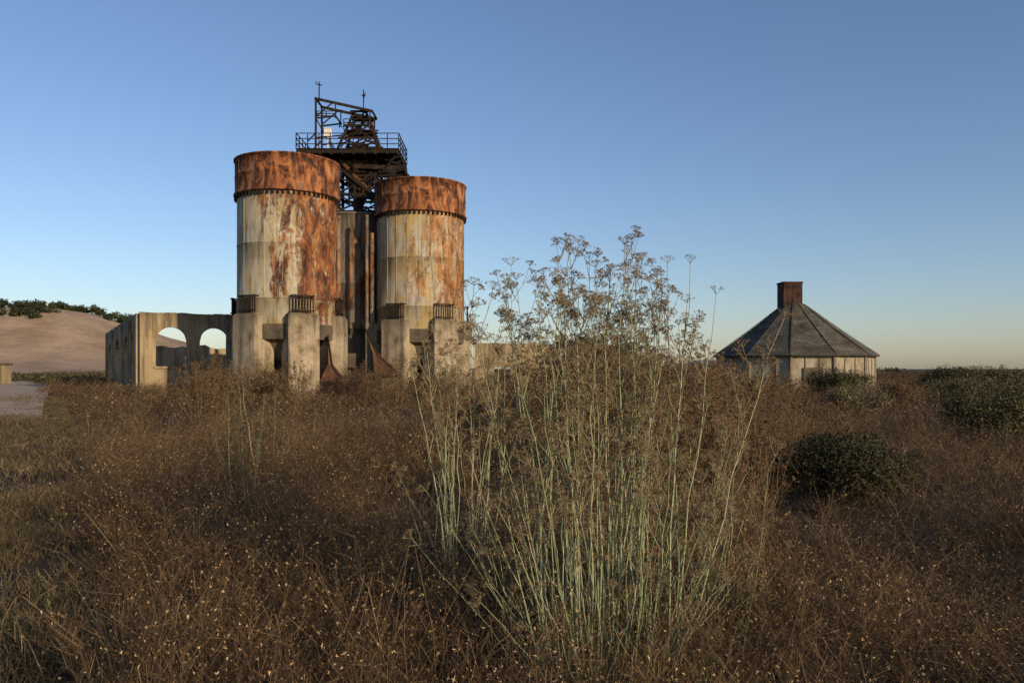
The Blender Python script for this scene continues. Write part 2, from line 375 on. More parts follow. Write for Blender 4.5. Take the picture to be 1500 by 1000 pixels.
for pts,nm in (((( -11.6,61.5,5.9),(-8.5,60.6,1.7),(-10.4,60.6,1.5)),'discharge_chute'),(((-13.4,58.0,4.6),(-12.1,57.4,1.2),(-13.9,57.4,1.2)),'discharge_chute')):
    q=MB(); A,B,C=[Vector(v) for v in pts]; off=Vector((-.35,1.7,.3))
    mid=(A+C)/2+Vector((.35,-.1,-.3)); mid2=(A+B)/2+Vector((-.25,-.1,-.55))
    q.add([A,mid2,B,C,mid,A+off,mid2+off,B+off,C+off,mid+off],[(0,4,3,2,1),(5,6,7,8,9),(0,1,6,5),(1,2,7,6),(2,3,8,7),(3,4,9,8),(4,0,5,9)],0)
    q.beam(A,mid2,.10,.10,1); q.beam(mid2,B,.10,.10,1); q.beam(C,B,.12,.2,1)
    q.beam(B,(B.x,B.y,-.2),.2,.2,1); q.beam(C,(C.x,C.y,-.2),.2,.2,1)
    q.build(nm,[M_rusto,M_rustd])

# ---------------------------------------------------------------- headframe
E=empty('steel_headframe_tower',(0,0,0)); b=MB()
Y0,Y1=68.9,72.1
def xbay(x0a,x1a,za,x0b,x1b,zb,y,w=.11):
    b.beam((x0a,y,za),(x1b,y,zb),w); b.beam((x1a,y,za),(x0b,y,zb),w); b.beam((x0b,y,zb),(x1b,y,zb),w*1.3)
lv=[15.7,17.3,18.9,20.5]
for i in range(3):
    for y in(Y0,Y1): xbay(-15.3,-11.8,lv[i],-15.3,-11.8,lv[i+1],y,.13)
    for x in(-15.3,-13.6,-11.8):
        b.beam((x,Y0,lv[i]),(x,Y1,lv[i+1]),.10); b.beam((x,Y1,lv[i]),(x,Y0,lv[i+1]),.10); b.beam((x,Y0,lv[i+1]),(x,Y1,lv[i+1]),.16)
for x in(-15.3,-13.6,-11.8):
    for y in(Y0,Y1): b.beam((x,y,15.4),(x,y,20.7),.22)
b.beam((-16.8,Y0,15.75),(-9.8,Y0,15.75),.22,.3); b.beam((-16.8,Y1,15.75),(-9.8,Y1,15.75),.22,.3)
b.beam((-16.5,Y0-.1,17.6),(-10.2,Y0-.1,16.6),.15,.25); b.beam((-15.8,Y0-.3,20.2),(-10.2,Y0-.3,15.9),.14,.25)
for y in(67.6,69.2,70.8,72.6): b.beam((-18.3,y,20.62),(-9.6,y,20.62),.2,.3)
x=-18.2
while x<-9.5:
    b.beam((x,67.4,20.45),(x,72.8,20.45),.12,.2); x+=.95
b.box((-13.95,70.1,20.83),(8.7,5.4,.06))
b.box((-15.9,70.0,20.15),(1.6,2.2,.7)); b.box((-12.6,69.8,19.9),(1.0,1.5,.7))
for y in(67.6,72.6):
    for a_,c_ in(((-18.2,20.5),(-15.3,18.4)),((-9.7,20.5),(-11.8,18.6)),((-17,20.5),(-15.3,19.2))):
        b.beam((a_[0],y,a_[1]),(c_[0],Y0 if y<70 else Y1,c_[1]),.14)
def rail(p,q,n,h=1.35):
    p=Vector(p);q=Vector(q)
    for i in range(n+1):
        s=p.lerp(q,i/n); b.beam(s,s+Vector((0,0,h)),.07)
    for hh in(h,h*.66,h*.33): b.beam(p+Vector((0,0,hh)),q+Vector((0,0,hh)),.06)
rail((-18.3,67.5,20.8),(-9.6,67.5,20.8),9); rail((-18.3,72.7,20.8),(-9.6,72.7,20.8),9)
rail((-18.3,67.5,20.8),(-18.3,72.7,20.8),5); rail((-9.6,67.5,20.8),(-9.6,72.7,20.8),5)
for y in(68.4,70.0,71.4): b.beam((-13.6,y,19.55),(-9.2,y,19.45),.2,.34)
b.beam((-9.4,68.2,19.5),(-9.4,71.6,19.5),.18,.3); b.beam((-9.6,68.4,19.5),(-11.8,Y0,17.4),.15); b.beam((-10.5,68.4,19.5),(-10.5,68.4,20.6),.12)
b.beam((-11.8,68.4,20.5),(-9.3,68.4,19.6),.1)
rc=random.Random(9)
for i in range(46):
    x=rc.uniform(-16.2,-10.6); z=rc.uniform(16.2,20.3); y=rc.uniform(68.2,72); l=rc.uniform(.5,1.8); an_=rc.choice([0,0,pi/2,pi/2,.8,-.8,.5])
    b.beam((x,y,z),(x+l*math.cos(an_),y+rc.uniform(-.3,.3),z+l*math.sin(an_)*.8),rc.uniform(.06,.16))
for i in range(30):
    x=rc.uniform(-15.4,-12.4); z=rc.uniform(21,23.6); y=rc.uniform(69.2,71.4); l=rc.uniform(.4,1.1); an_=rc.choice([0,0,pi/2,.8,-.8])
    b.beam((x,y,z),(x+l*math.cos(an_),y+rc.uniform(-.3,.3),z+l*math.sin(an_)*.8),rc.uniform(.05,.13))
def tx(z,s):
    k=(z-20.8)/(24.6-20.8); return -13.3+s*(1.9*(1-k)+.55*k)
zs=[20.8,22.1,23.3,24.6]
for i in range(3):
    for y0 in(-1,1):
        ya=70.2+y0*(1.5*(1-i/3)+.5*i/3); 
        b.beam((tx(zs[i],-1),ya,zs[i]),(tx(zs[i+1],1),ya,zs[i+1]),.1); b.beam((tx(zs[i],1),ya,zs[i]),(tx(zs[i+1],-1),ya,zs[i+1]),.1)
        b.beam((tx(zs[i+1],-1)-.25,ya,zs[i+1]),(tx(zs[i+1],1)+.25,ya,zs[i+1]),.16)
        for s_ in(-1,1): b.beam((tx(zs[i],s_),ya,zs[i]),(tx(zs[i+1],s_),70.2+y0*(1.5*(1-(i+1)/3)+.5*(i+1)/3),zs[i+1]),.18)
b.box((-13.3,70.2,22.9),(2.6,2.2,.12)); b.box((-13.2,70.2,24.2),(1.9,1.3,.1)); b.box((-13.4,70.0,21.5),(1.0,1.0,.9)); b.box((-13.5,70.0,23.4),(.5,.6,.4))
rail((-14.6,69.1,22.95),(-11.9,69.1,22.95),3,.9)
for y in(69.0,71.2):
    b.beam((-17.0,y,20.8),(-17.0,y,25.7),.15); b.beam((-17.1,y,25.6),(-12.1,y,24.5),.14,.22); b.beam((-16.9,y,23.9),(-15.2,y,24.1),.12)
    b.beam((-17.0,y,24.0),(-15.6,y,25.2),.09); b.beam((-15.3,y,25.2),(-15.3,y,23.9),.09); b.beam((-12.3,y,24.5),(-12.3,y,23.2),.1)
    b.beam((-17,y,23.9),(-15.4,y,21),.1); b.beam((-17,y,22.2),(-14.8,y,22.4),.1); b.beam((-17.7,y,21.9),(-17,y,22.6),.1)
b.beam((-17,69,25.6),(-17,71.2,25.6),.14); b.beam((-12.1,69,24.5),(-12.1,71.2,24.5),.14); b.beam((-15.3,69,24.1),(-15.3,71.2,24.1),.1)
rail((-16.9,69.0,23.9),(-15.3,69.0,23.9),2,.6)
b.beam((-16.95,70,25.6),(-16.95,70,27.4),.09); b.beam((-17.25,70,27.2),(-16.7,70,27.1),.07); b.beam((-17.2,70,27.2),(-17.2,70,27.45),.06)
b.beam((-13.05,70,24.4),(-13.05,70,26.7),.08); b.beam((-13.2,70,26.2),(-12.9,70,26.2),.12); b.beam((-13.05,70,25.9),(-12.9,70,26.4),.08)
b.build('lattice',[M_rustd],E)
h=MB(); h.add([(-15,69.2,20.3),(-12,69.2,20.3),(-12,71.8,20.3),(-15,71.8,20.3),(-13.9,70.1,16.8),(-13.1,70.1,16.8),(-13.1,70.9,16.8),(-13.9,70.9,16.8)],[(0,1,5,4),(1,2,6,5),(2,3,7,6),(3,0,4,7)],0)
h.tube([(-13.5,70.5,17),(-13.5,70.5,15.6)],[.4,.4],12); h.tube([(-14.9,69,20.2),(-11.2,68.9,16.3)],[.22,.22],8)
h.build('hopper',[M_rusto],E)
wb=MB(); wb.box((-15.9,68.8,22.55),(.6,.35,.62)); wb.box((-15.9,68.8,22.9),(.68,.43,.06)); wb.beam((-15.9,68.8,20.85),(-15.9,68.8,22.2),.08); wb.build('equipment_box',[M_white],E)

# ---------------------------------------------------------------- ruined concrete building
def wall(mb,A,u,L,H,th,ops,mat=0,topfn=None,n=10):
    A=Vector((*A,0)); u=Vector((*u,0)).normalized(); nn=Vector((u.y,-u.x,0))
    topfn=topfn or (lambda s:H)
    xs={0.0,L}
    for o in ops:
        for k in range(n+1): xs.add(round(o[0]+(o[1]-o[0])*k/n,4))
    s=0
    while s<L: xs.add(round(s,4)); s+=.55
    xs=sorted(xs)
    def arch(o,s):
        if not o[4]: return o[3]
        c=(o[0]+o[1])/2; hw=(o[1]-o[0])/2; rise=min(hw,1.4)
        return o[3]-rise+rise*math.sqrt(max(0,1-((s-c)/hw)**2))
    P=lambda s,z,side: A+u*s+nn*(th/2*side)+Vector((0,0,z))
    def q(s0,s1,a0,a1,b0,b1):
        mb.add([P(s0,a0,1),P(s1,a1,1),P(s1,b1,1),P(s0,b0,1)],[(0,1,2,3)],mat); mb.add([P(s0,a0,-1),P(s1,a1,-1),P(s1,b1,-1),P(s0,b0,-1)],[(3,2,1,0)],mat)
    def cap(s0,s1,z0,z1): mb.add([P(s0,z0,1),P(s1,z1,1),P(s1,z1,-1),P(s0,z0,-1)],[(0,1,2,3)],mat)
    for s0,s1 in zip(xs[:-1],xs[1:]):
        mdl=(s0+s1)/2; o=next((o for o in ops if o[0]<mdl<o[1]),None); t0,t1=topfn(s0),topfn(s1)
        if o is None: q(s0,s1,0,0,t0,t1)
        else:
            q(s0,s1,0,0,o[2],o[2]); cap(s0,s1,o[2],o[2]); q(s0,s1,arch(o,s0),arch(o,s1),t0,t1); cap(s0,s1,arch(o,s0),arch(o,s1))
        cap(s0,s1,t0,t1)
    for o in ops:
        for s in(o[0],o[1]): 
            z1=arch(o,s); mb.add([P(s,o[2],1),P(s,o[2],-1),P(s,z1,-1),P(s,z1,1)],[(0,1,2,3)],mat)
    for s in(0,L): mb.add([P(s,0,1),P(s,0,-1),P(s,topfn(s),-1),P(s,topfn(s),1)],[(0,1,2,3)],mat)
E=empty('ruined_concrete_building',(0,0,0))
A=(-30.4,65.0); u=(.867,.498); v=(-.498,.867)
Hh=6.85
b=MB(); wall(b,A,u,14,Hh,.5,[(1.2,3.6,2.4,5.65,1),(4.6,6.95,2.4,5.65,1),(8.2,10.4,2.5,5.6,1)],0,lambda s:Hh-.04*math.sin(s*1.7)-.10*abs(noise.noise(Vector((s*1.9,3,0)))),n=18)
for s_ in(2.40,5.78):
    p=Vector((*A,2.32))+Vector((*u,0))*s_+Vector((u[1],-u[0],0))*.32; b.box((p.x,p.y,p.z),(2.7,.2,.16),0,math.atan2(u[1],u[0]))
b.build('front_wall',[M_ruin],E)
A2=(A[0]+v[0]*.26,A[1]+v[1]*.26)
b=MB(); far=(A2[0]+v[0]*45,A2[1]+v[1]*45)
wall(b,far,(-v[0],-v[1]),45,Hh,.5,[(45-38,45-31,1.2,5.3,1),(45-26.5,45-19,1.2,5.3,1),(45-13,45-6.5,1.2,5.3,1),(45-4.4,45-2.2,2.6,5.3,1)],0,lambda s:Hh-.1+.15*noise.noise(Vector((s*.3,0,0))))
for k in(4.9,13.8,28.5,39.5):
    p=Vector((A2[0]+v[0]*k,A2[1]+v[1]*k,0))+Vector((-u[0],-u[1],0))*.38; b.box((p.x,p.y,3.2),(.8,.26,6.4),0,math.atan2(v[1],v[0]))
b.build('side_wall',[M_ruin],E)
b=MB(); wall(b,far,u,26,4.4,.5,[(2,4.4,1.5,3.6,1),(6,8.4,1.5,3.6,1),(10,12.4,1.5,3.6,1),(14,16.4,1.5,3.6,1)],0,lambda s:4.4+.5*noise.noise(Vector((s*.4,2,0))))
b.build('rear_wall',[M_ruin],E)
mid=(A[0]+v[0]*12,A[1]+v[1]*12)
b=MB(); wall(b,(mid[0]+u[0]*.3,mid[1]+u[1]*.3),u,16,4.2,.4,[(4.6,6,0.2,3.6,1),(9,11,0.2,3.6,1)],0,lambda s:4.5-.5*(s/16)+.5*noise.noise(Vector((s*.7,5,0)))); b.build('inner_wall',[M_ruin],E)
b=MB(); wall(b,(-4.4,94),(1,.03),11.5,5.1,.6,[(2.2,4.2,.5,2.4,0)],0,lambda s:5.2-.25*noise.noise(Vector((s*.5,8,0)))-(.5 if s>9.5 else 0))
b.build('ruined_low_wall',[M_ruin])
b=MB(); wall(b,(8.0,92),(1,.08),7,5.2,.6,[(1.6,3.2,1,3.0,0)],0,lambda s:4.6+.25*noise.noise(Vector((s*.45,1,0)))-(.6 if s>4 else 0)); b.build('ruined_low_wall',[mat_concrete('stained_wall_brown',[(.3,(.07,.045,.03)),(.5,(.15,.105,.07)),(.7,(.24,.17,.12))],.8,5)])
b=MB(); wall(b,(-80,113),(1,-.06),8.2,5,.6,[],0,lambda s:5.2-.35*s+.4*noise.noise(Vector((s*.6,0,0)))); b.box((-71.4,112.2,1.4),(1.1,1.1,2.6),0); b.box((-71.4,112.2,2.85),(1.3,1.3,.3),1)
b.build('ruined_wall_remnant',[M_ruin,mat_simple('brick_brown',[(.3,(.07,.045,.035)),(.7,(.14,.085,.06))],2)])

# ---------------------------------------------------------------- polygonal hut
E=empty('polygonal_kiln_house',(26.5,75,0)); NS=12; rot=math.radians(9)
def ring(rr,z,n=NS): return [Vector((rr*math.cos(rot+2*pi*k/n),rr*math.sin(rot+2*pi*k/n),z)) for k in range(n)]
mw=NT('hut_panel_wall',.9); c=mw.coords(); f=mw.noise(mw.map(c,(1,1,.35)),1.3,8,.65)
mw.color(mw.ramp(f,[(.34,(.12,.10,.065)),(.48,(.26,.23,.17)),(.65,(.36,.33,.26))])); mw.bump(mw.noise(c,8,5,.6),.3,.03)
b=MB(); lo=ring(6.95,0);hi=ring(6.95,3.5)
for k in range(NS):
    j=(k+1)%NS; b.add([lo[k],lo[j],hi[j],hi[k]],[(0,1,2,3)],0)
b.build('walls',[mw.mat],E)
b=MB()
for k in range(NS):
    j=(k+1)%NS; b.beam(lo[k]*1.005,Vector((lo[k].x*1.005,lo[k].y*1.005,3.45)),.2)
    for q in(.33,.66):
        p=lo[k].lerp(lo[j],q)*1.004; b.beam(p,p+Vector((0,0,3.4)),.07)
    b.beam(Vector((lo[k].x*1.01,lo[k].y*1.01,3.3)),Vector((lo[j].x*1.01,lo[j].y*1.01,3.3)),.12,.18)
b.build('battens',[mat_simple('batten_wood',[(.3,(.12,.10,.07)),(.7,(.26,.22,.16))],2,bump=0)],E)
b=MB()
k0=min(range(NS),key=lambda k:((lo[k]+lo[(k+1)%NS])/2).y+abs(((lo[k]+lo[(k+1)%NS])/2).x+2)*.3)
pm=(lo[k0]+lo[(k0+1)%NS])/2*1.012; aa=math.atan2((lo[(k0+1)%NS]-lo[k0]).y,(lo[(k0+1)%NS]-lo[k0]).x)
b.box((pm.x,pm.y,1.15),(1.6,.12,2.3),0,aa); b.build('door',[M_cdark],E)
mr=NT('weathered_shingles',.9); c=mr.coords(); x=mr.n('ShaderNodeSeparateXYZ'); mr.L(c,x.inputs[0])
an=mr.math('ARCTAN2',x.outputs[0],mr.math('MULTIPLY',x.outputs[1],-1)); cv=mr.n('ShaderNodeCombineXYZ'); mr.L(mr.math('MULTIPLY',an,5),cv.inputs[0]); mr.L(x.outputs[2],cv.inputs[1])
br=mr.n('ShaderNodeTexBrick'); mr.L(cv.outputs[0],br.inputs[0]); br.inputs['Scale'].default_value=2.2; br.inputs['Color1'].default_value=(.6,.6,.6,1); br.inputs['Color2'].default_value=(1,1,1,1); br.inputs['Mortar'].default_value=(.45,.45,.45,1); br.inputs['Mortar Size'].default_value=.02
col=mr.ramp(mr.noise(mr.map(cv.outputs[0],(.5,1.6,1)),.9,8,.7),[(.34,(.045,.043,.034)),(.47,(.095,.090,.072)),(.6,(.145,.138,.112)),(.74,(.23,.22,.18))])
mr.color(mr.mix(1,col,br.outputs[0],'MULTIPLY')); mr.bump(br.outputs['Fac'],.6,-.04)
b=MB(); NCO=16
for i in range(NCO):
    t0=i/NCO;t1=(i+1)/NCO
    ra,za=7.4*(1-t0)+.95*t0,3.38+(8.25-3.38)*t0-.12*math.sin(pi*t0)
    rb,zb=7.4*(1-t1)+.95*t1,3.38+(8.25-3.38)*t1-.12*math.sin(pi*t1)
    A_=ring(ra+.05,za);B_=ring(rb,zb+.02);C_=ring(ra-.02,za-.08)
    for k in range(NS):
        j=(k+1)%NS; b.add([A_[k],A_[j],B_[j],B_[k]],[(0,1,2,3)],0); b.add([C_[k],C_[j],A_[j],A_[k]],[(0,1,2,3)],0)
e0=ring(7.43,3.3); e1=ring(6.9,3.42)
for k in range(NS):
    j=(k+1)%NS; b.add([e0[k],e0[j],e1[j],e1[k]],[(0,1,2,3)],0)
A_=ring(7.42,3.40); Bm=ring(4.2,5.76); top=ring(1.0,8.24)
for k in range(NS): b.beam(A_[k],Bm[k],.14,.05); b.beam(Bm[k],top[k],.14,.05)
b.build('roof',[mr.mat],E)
b=MB()
cw=.85
for sx,sy,dx,dy in((0,-cw,1.75,.1),(0,cw,1.75,.1),(-cw,0,.1,1.6),(cw,0,.1,1.6)): b.box((sx-.35,sy,9.1),(dx,dy,2.2),0)
for sx,sy,dx,dy in((0,-cw-.06,1.85,.1),(0,cw+.06,1.85,.1),(-cw-.07,0,.1,1.7),(cw+.07,0,.1,1.7)): b.box((sx-.35,sy,10.25),(dx,dy,.12),0)
for q in(-.5,0,.5): b.box((q-.35,-cw-.065,9.0),(.06,.03,1.9),0)
b.box((-.35,0,9.8),(1.6,1.6,.05),0)
b.build('roof_vent',[mat_simple('vent_rust_brown',[(.35,(.022,.014,.011)),(.6,(.065,.034,.024))],1.5,bump=0)],E)

# ---------------------------------------------------------------- fennel
def mat_inst(name,stops,rough=.8,island=True):
    m=NT(name,rough,.25); 
    isl=m.n('ShaderNodeNewGeometry').outputs['Random Per Island']; oi=m.n('ShaderNodeObjectInfo')
    pn=m.noise(m.map(oi.outputs['Location'],(.16,.16,.16)),1,3,.6)
    f=m.math('ADD',m.math('MULTIPLY',isl,.4),m.math('ADD',m.math('MULTIPLY',oi.outputs['Random'],.2),m.math('MULTIPLY',pn,.40)))
    m.color(m.ramp(f,stops)); return m.mat
M_fst=mat_inst('fennel_stem_pale',[(.15,(.10,.15,.065)),(.4,(.19,.25,.13)),(.65,(.31,.35,.21)),(.85,(.46,.38,.24))])
M_ftw=mat_inst('fennel_twig',[(.15,(.10,.09,.045)),(.4,(.18,.155,.085)),(.65,(.26,.22,.13)),(.85,(.34,.28,.17))])
M_fum=mat_inst('fennel_umbel_brown',[(.2,(.06,.042,.022)),(.5,(.12,.085,.045)),(.8,(.22,.16,.085))])
M_fbr=mat_inst('fennel_dry_brown',[(.2,(.08,.052,.028)),(.5,(.15,.10,.052)),(.8,(.26,.18,.10))])
def umbel(mb,p,d,s,r,mst,mum,fine=True):
    d=d.normalized(); x=d.orthogonal().normalized(); y=d.cross(x)
    n=r.randint(9,14) if fine else 7
    for i in range(n):
        a=2*pi*i/n+r.uniform(-.2,.2); q=r.uniform(.25,1.0); e=p+(x*math.cos(a)+y*math.sin(a))*s*q*.95+d*s*(.95-.45*q)
        mb.ribbon(p,e,.0022 if fine else .006,mst,r)
        k=4 if fine else 2
        for _ in range(k):
            f=e+Vector((r.uniform(-1,1),r.uniform(-1,1),r.uniform(-.2,1)))*s*.2; w=.0052 if fine else .014
            mb.ribbon(e,f,.0016 if fine else .005,mst,r); u_=Vector((r.gauss(0,1),r.gauss(0,1),r.gauss(0,1))).normalized(); v_=u_.orthogonal().normalized()
            mb.add([f-u_*w,f-v_*w*.6,f+u_*w,f+v_*w*.6],[(0,1,2,3)],mum)
def fennel(mb,n,Hr,base,spread,r,fine=True,thin=1.0,br=(5,9),off=(0,0),shortn=0):
    for i in range(n+shortn):
        a=r.uniform(0,2*pi); q=math.sqrt(r.random()); bx=off[0]+base*q*math.cos(a); by=off[1]+base*q*math.sin(a)
        sh=i>=n
        H=r.uniform(*Hr)*(r.uniform(.35,.65) if sh else 1); a2=a+r.uniform(-.6,.6); lean=spread*q*r.uniform(.6,1.25)*(1.1 if sh else 1)
        c=Vector((math.cos(a2)*lean,math.sin(a2)*lean*.8,0)); pts=[];K=10
        w1=Vector((r.uniform(-1,1),r.uniform(-1,1),0))*.07; 
        for k in range(K+1):
            t=k/K; z=H*(t-.06*t*t*(lean/max(spread,.01)))
            p=Vector((bx,by,0))+c*t**1.15+Vector((0,0,z))+w1*math.sin(t*5)+Vector((r.uniform(-1,1),r.uniform(-1,1),0))*.016*(k>0); pts.append(p)
        r0=r.uniform(.0050,.0095)*thin*(.65 if sh else 1)
        mb.tube(pts,[max(.0018*thin,r0*(1-.78*(k/K))) for k in range(K+1)],5 if fine else 3,0)
        if fine:
            for k in range(1,K-1):
                mb.tube([pts[k]-Vector((0,0,.012)),pts[k],pts[k]+Vector((0,0,.012))],[r0*.6,r0*(1.35-.8*k/K),r0*.6],5,2)
        umbel(mb,pts[-1],pts[-1]-pts[-2],r.uniform(.045,.065),r,2,1,fine)
        for _ in range(r.randint(*br) if not sh else r.randint(0,3)):
            t=r.uniform(.5,.97); k=min(int(t*K),K-1); p=pts[k].lerp(pts[k+1],t*K-k)
            a3=r.uniform(0,2*pi); ln=r.uniform(.16,.5)*(1.25-t)*1.5*(H/2.6); dd=Vector((math.cos(a3)*.62,math.sin(a3)*.62,1)).normalized()
            m1=p+dd*ln*.5; e=m1+(dd+Vector((0,0,.5))).normalized()*ln*.5
            mb.tube([p,m1,e],[r0*.42,r0*.34,.0016*thin],3,2)
            umbel(mb,e,e-m1,r.uniform(.035,.058),r,2,1,fine)
            for _ in range(r.randint(0,3)):
                a4=r.uniform(0,2*pi); d4=Vector((math.cos(a4)*.8,math.sin(a4)*.8,1)).normalized(); e2=m1+d4*ln*r.uniform(.3,.5)
                mb.tube([m1,(m1+e2)/2+Vector((0,0,.004)),e2],[r0*.28,r0*.22,.0012*thin],3,2); umbel(mb,e2,d4,r.uniform(.025,.045),r,2,1,fine)
r=random.Random(21); mb=MB()
fennel(mb,46,(1.8,2.9),.40,.70,r,shortn=70,br=(5,9))
fennel(mb,9,(2.75,3.15),.14,.28,r,off=(-.30,0),br=(6,10)); fennel(mb,10,(2.75,3.12),.12,.24,r,off=(.06,.1),br=(6,10)); fennel(mb,9,(2.6,3.0),.12,.28,r,off=(.42,.1),br=(6,10))
mb.build('fennel_plant',[M_fst,M_fum,M_ftw],loc=(.55,5.1,0))
mb=MB(); fennel(mb,16,(1.3,2.0),.3,.45,r,shortn=34); mb.build('fennel_plant',[M_fst,M_fum,M_ftw],loc=(1.30,5.6,0))
mb=MB(); fennel(mb,14,(2.1,3.0),.35,.5,r,shortn=18,thin=1.15); mb.build('fennel_plant',[M_fst,M_fum,M_ftw],loc=(-.55,8.4,0))
mb=MB(); fennel(mb,9,(1.5,2.2),.35,.4,r,shortn=14,thin=1.3); mb.build('fennel_plant',[M_fst,M_fum,M_ftw],loc=(-4.1,12.8,0))
var=[]
for s_ in range(3):
    rr=random.Random(60+s_); mb=MB(); fennel(mb,34,(1.7,2.6),.6,.55,rr,fine=False,thin=1.5,shortn=36); var.append(mb)
meshes=[v_.build('dead_fennel',[M_fbr,M_fbr,M_fbr],loc=(0,0,0),link=False).data for v_ in var]
k=0
for x,y,s in((1.2,14,.95),(2.6,13,.9),(.5,17,1.0),(3.6,16.5,1.0),(1.9,19,1.15),(5.2,19.5,1.0),(3.4,23,1.2),(1.6,25,1.15),(6.2,26,1.1),(2.4,9.5,.78),(3.2,11.2,.78),(1.7,11.5,.9),(-11.3,29.5,1.0),(-13.2,35,1.1),(-6.8,44,1.1),(-9.2,47,1.1),(-11.6,43,1.0),(-16,50,1.1),(4.6,30,1.25),(-2.2,32,.85),(7.5,33,1.1),(-4.2,50,1.1),(5.2,15.5,.7),(9.5,29,.9)):
    o=bpy.data.objects.new('dead_fennel',meshes[k%3]); k+=1; o.location=(x,y,gh(x,y)); o.rotation_euler=(0,0,R.uniform(0,6)); o.scale=(s,s,s); sc.collection.objects.link(o)

# ---------------------------------------------------------------- starthistle field (instanced)
M_ths=mat_inst('starthistle_stem',[(.18,(.020,.013,.007)),(.4,(.055,.035,.018)),(.6,(.125,.082,.042)),(.84,(.32,.22,.12))])
M_thh=mat_inst('starthistle_head_pale',[(.2,(.42,.28,.12)),(.5,(.62,.44,.22)),(.8,(.76,.59,.34))],.6)
M_thb=mat_inst('starthistle_head_brown',[(.2,(.030,.019,.010)),(.6,(.11,.072,.034)),(.85,(.26,.175,.09))])
def head(mb,p,s,r,pale):
    m_=1 if pale else 2; n=6 if pale else 4
    for i in range(n):
        d=Vector((r.gauss(0,1),r.gauss(0,1),r.gauss(.3,1))).normalized(); x=d.orthogonal().normalized()*s*.16
        mb.add([p-x,p+x,p+d*s*r.uniform(.6,1.1)],[(0,1,2)],m_)
def clump(seed,stems,th,hs,bn=(6,9),sub=(1,3),palep=.3):
    r=random.Random(seed); mb=MB()
    for i in range(stems):
        a=r.uniform(0,2*pi); ln=r.uniform(.6,1.0); tilt=r.uniform(.05,.75); d=Vector((math.cos(a)*math.sin(tilt),math.sin(a)*math.sin(tilt),math.cos(tilt)))
        b0=Vector((r.uniform(-.12,.12),r.uniform(-.12,.12),0)); K=4; pts=[b0]
        for k in range(K):
            d=(d+Vector((r.uniform(-.25,.25),r.uniform(-.25,.25),r.uniform(-.02,.16)))).normalized(); pts.append(pts[-1]+d*ln/K)
        mb.tube(pts,[th*(1-.14*k) for k in range(K+1)],3,0)
        head(mb,pts[-1],hs,r,r.random()<palep)
        for _ in range(r.randint(*bn)):
            t=r.uniform(.25,.97)*K; k=min(int(t),K-1); p=pts[k].lerp(pts[k+1],t-k); a=r.uniform(0,2*pi)
            dd=(d*.7+Vector((math.cos(a),math.sin(a),.25))*.8).normalized(); L_=r.uniform(.1,.34)*(1.2-.1*t); q=p+dd*L_*.55; dd2=(dd+Vector((r.uniform(-.5,.5),r.uniform(-.5,.5),.4))).normalized(); e=q+dd2*L_*.45
            mb.ribbon(p,q,th*1.3,0,r); mb.ribbon(q,e,th,0,r); head(mb,e,hs*r.uniform(.7,1.1),r,r.random()<palep)
            for _ in range(r.randint(*sub)):
                s0=p.lerp(q,r.uniform(.3,1)); d3=Vector((r.gauss(0,1),r.gauss(0,1),r.gauss(.6,.7))).normalized(); e=s0+d3*r.uniform(.05,.15)
                mb.ribbon(s0,e,th*.8,0,r); 
                if r.random()<.6: head(mb,e,hs*r.uniform(.5,.9),r,r.random()<palep*.7)
    return mb
def mkcoll(name,items,spots,parent):
    c=bpy.data.collections.new(name); sc.collection.children.link(c)
    for i,(mb,mats) in enumerate(items):
        x,y=spots[i%len(spots)]; x+=.15*i
        mb.build('%s_variant_%02d'%(name,i),mats,parent,loc=(x,y,gh(x,y)-.02),coll=c)
    return c
TM=[M_ths,M_thh,M_thb]
E_th=empty('starthistle_field'); E_gr=empty('dry_grass_verge'); E_tg=empty('tall_dry_grass')
c_near=mkcoll('starthistle_near',[(clump(100+i,11,.0019,.014,palep=.22),TM) for i in range(7)],[(-2,7),(1,7.5),(3,8),(-3,11),(4,12),(0,10),(6,14)],E_th)
c_far=mkcoll('starthistle_far',[(clump(200+i,8,.0048,.023,(4,6),(0,2),.13),TM) for i in range(5)],[(-8,30),(8,35),(12,40),(0,38),(20,45)],E_th)
M_gr=mat_inst('dry_grass_blade',[(.15,(.040,.030,.016)),(.4,(.09,.067,.038)),(.65,(.18,.135,.078)),(.85,(.34,.27,.16))])
M_gg=mat_inst('green_brown_grass',[(.15,(.018,.020,.008)),(.45,(.038,.037,.015)),(.8,(.09,.075,.035))])
def grass(seed,n,h,w):
    r=random.Random(seed); mb=MB()
    for i in range(n):
        a=r.uniform(0,2*pi); b0=Vector((r.uniform(-.22,.22),r.uniform(-.22,.22),0)); H=h*r.uniform(.4,1.1); l=r.uniform(.1,.7); d=Vector((math.cos(a),math.sin(a),0))*H*l
        p1=b0+d*.25+Vector((0,0,H*.5)); p2=b0+d*.75+Vector((0,0,H*.85)); p3=b0+d*1.2+Vector((0,0,H*(1-l*.25)))
        m_=1 if r.random()<.3 else 0
        mb.ribbon(b0,p1,w,m_,r,w*.85); mb.ribbon(p1,p2,w*.85,m_,r,w*.6); mb.ribbon(p2,p3,w*.6,m_,r,w*.1)
    return mb
c_gr=mkcoll('dry_grass',[(grass(300+i,90,.25,.005),[M_gr,M_gg]) for i in range(4)],[(-6,9),(-7,10.5),(-9,13),(-12,18)],E_gr)
c_tall=mkcoll('tall_grass',[(grass(320+i,14,1.1,.004),[M_gr,M_gr]) for i in range(3)],[(-1,6),(3,7),(2,11)],E_tg)
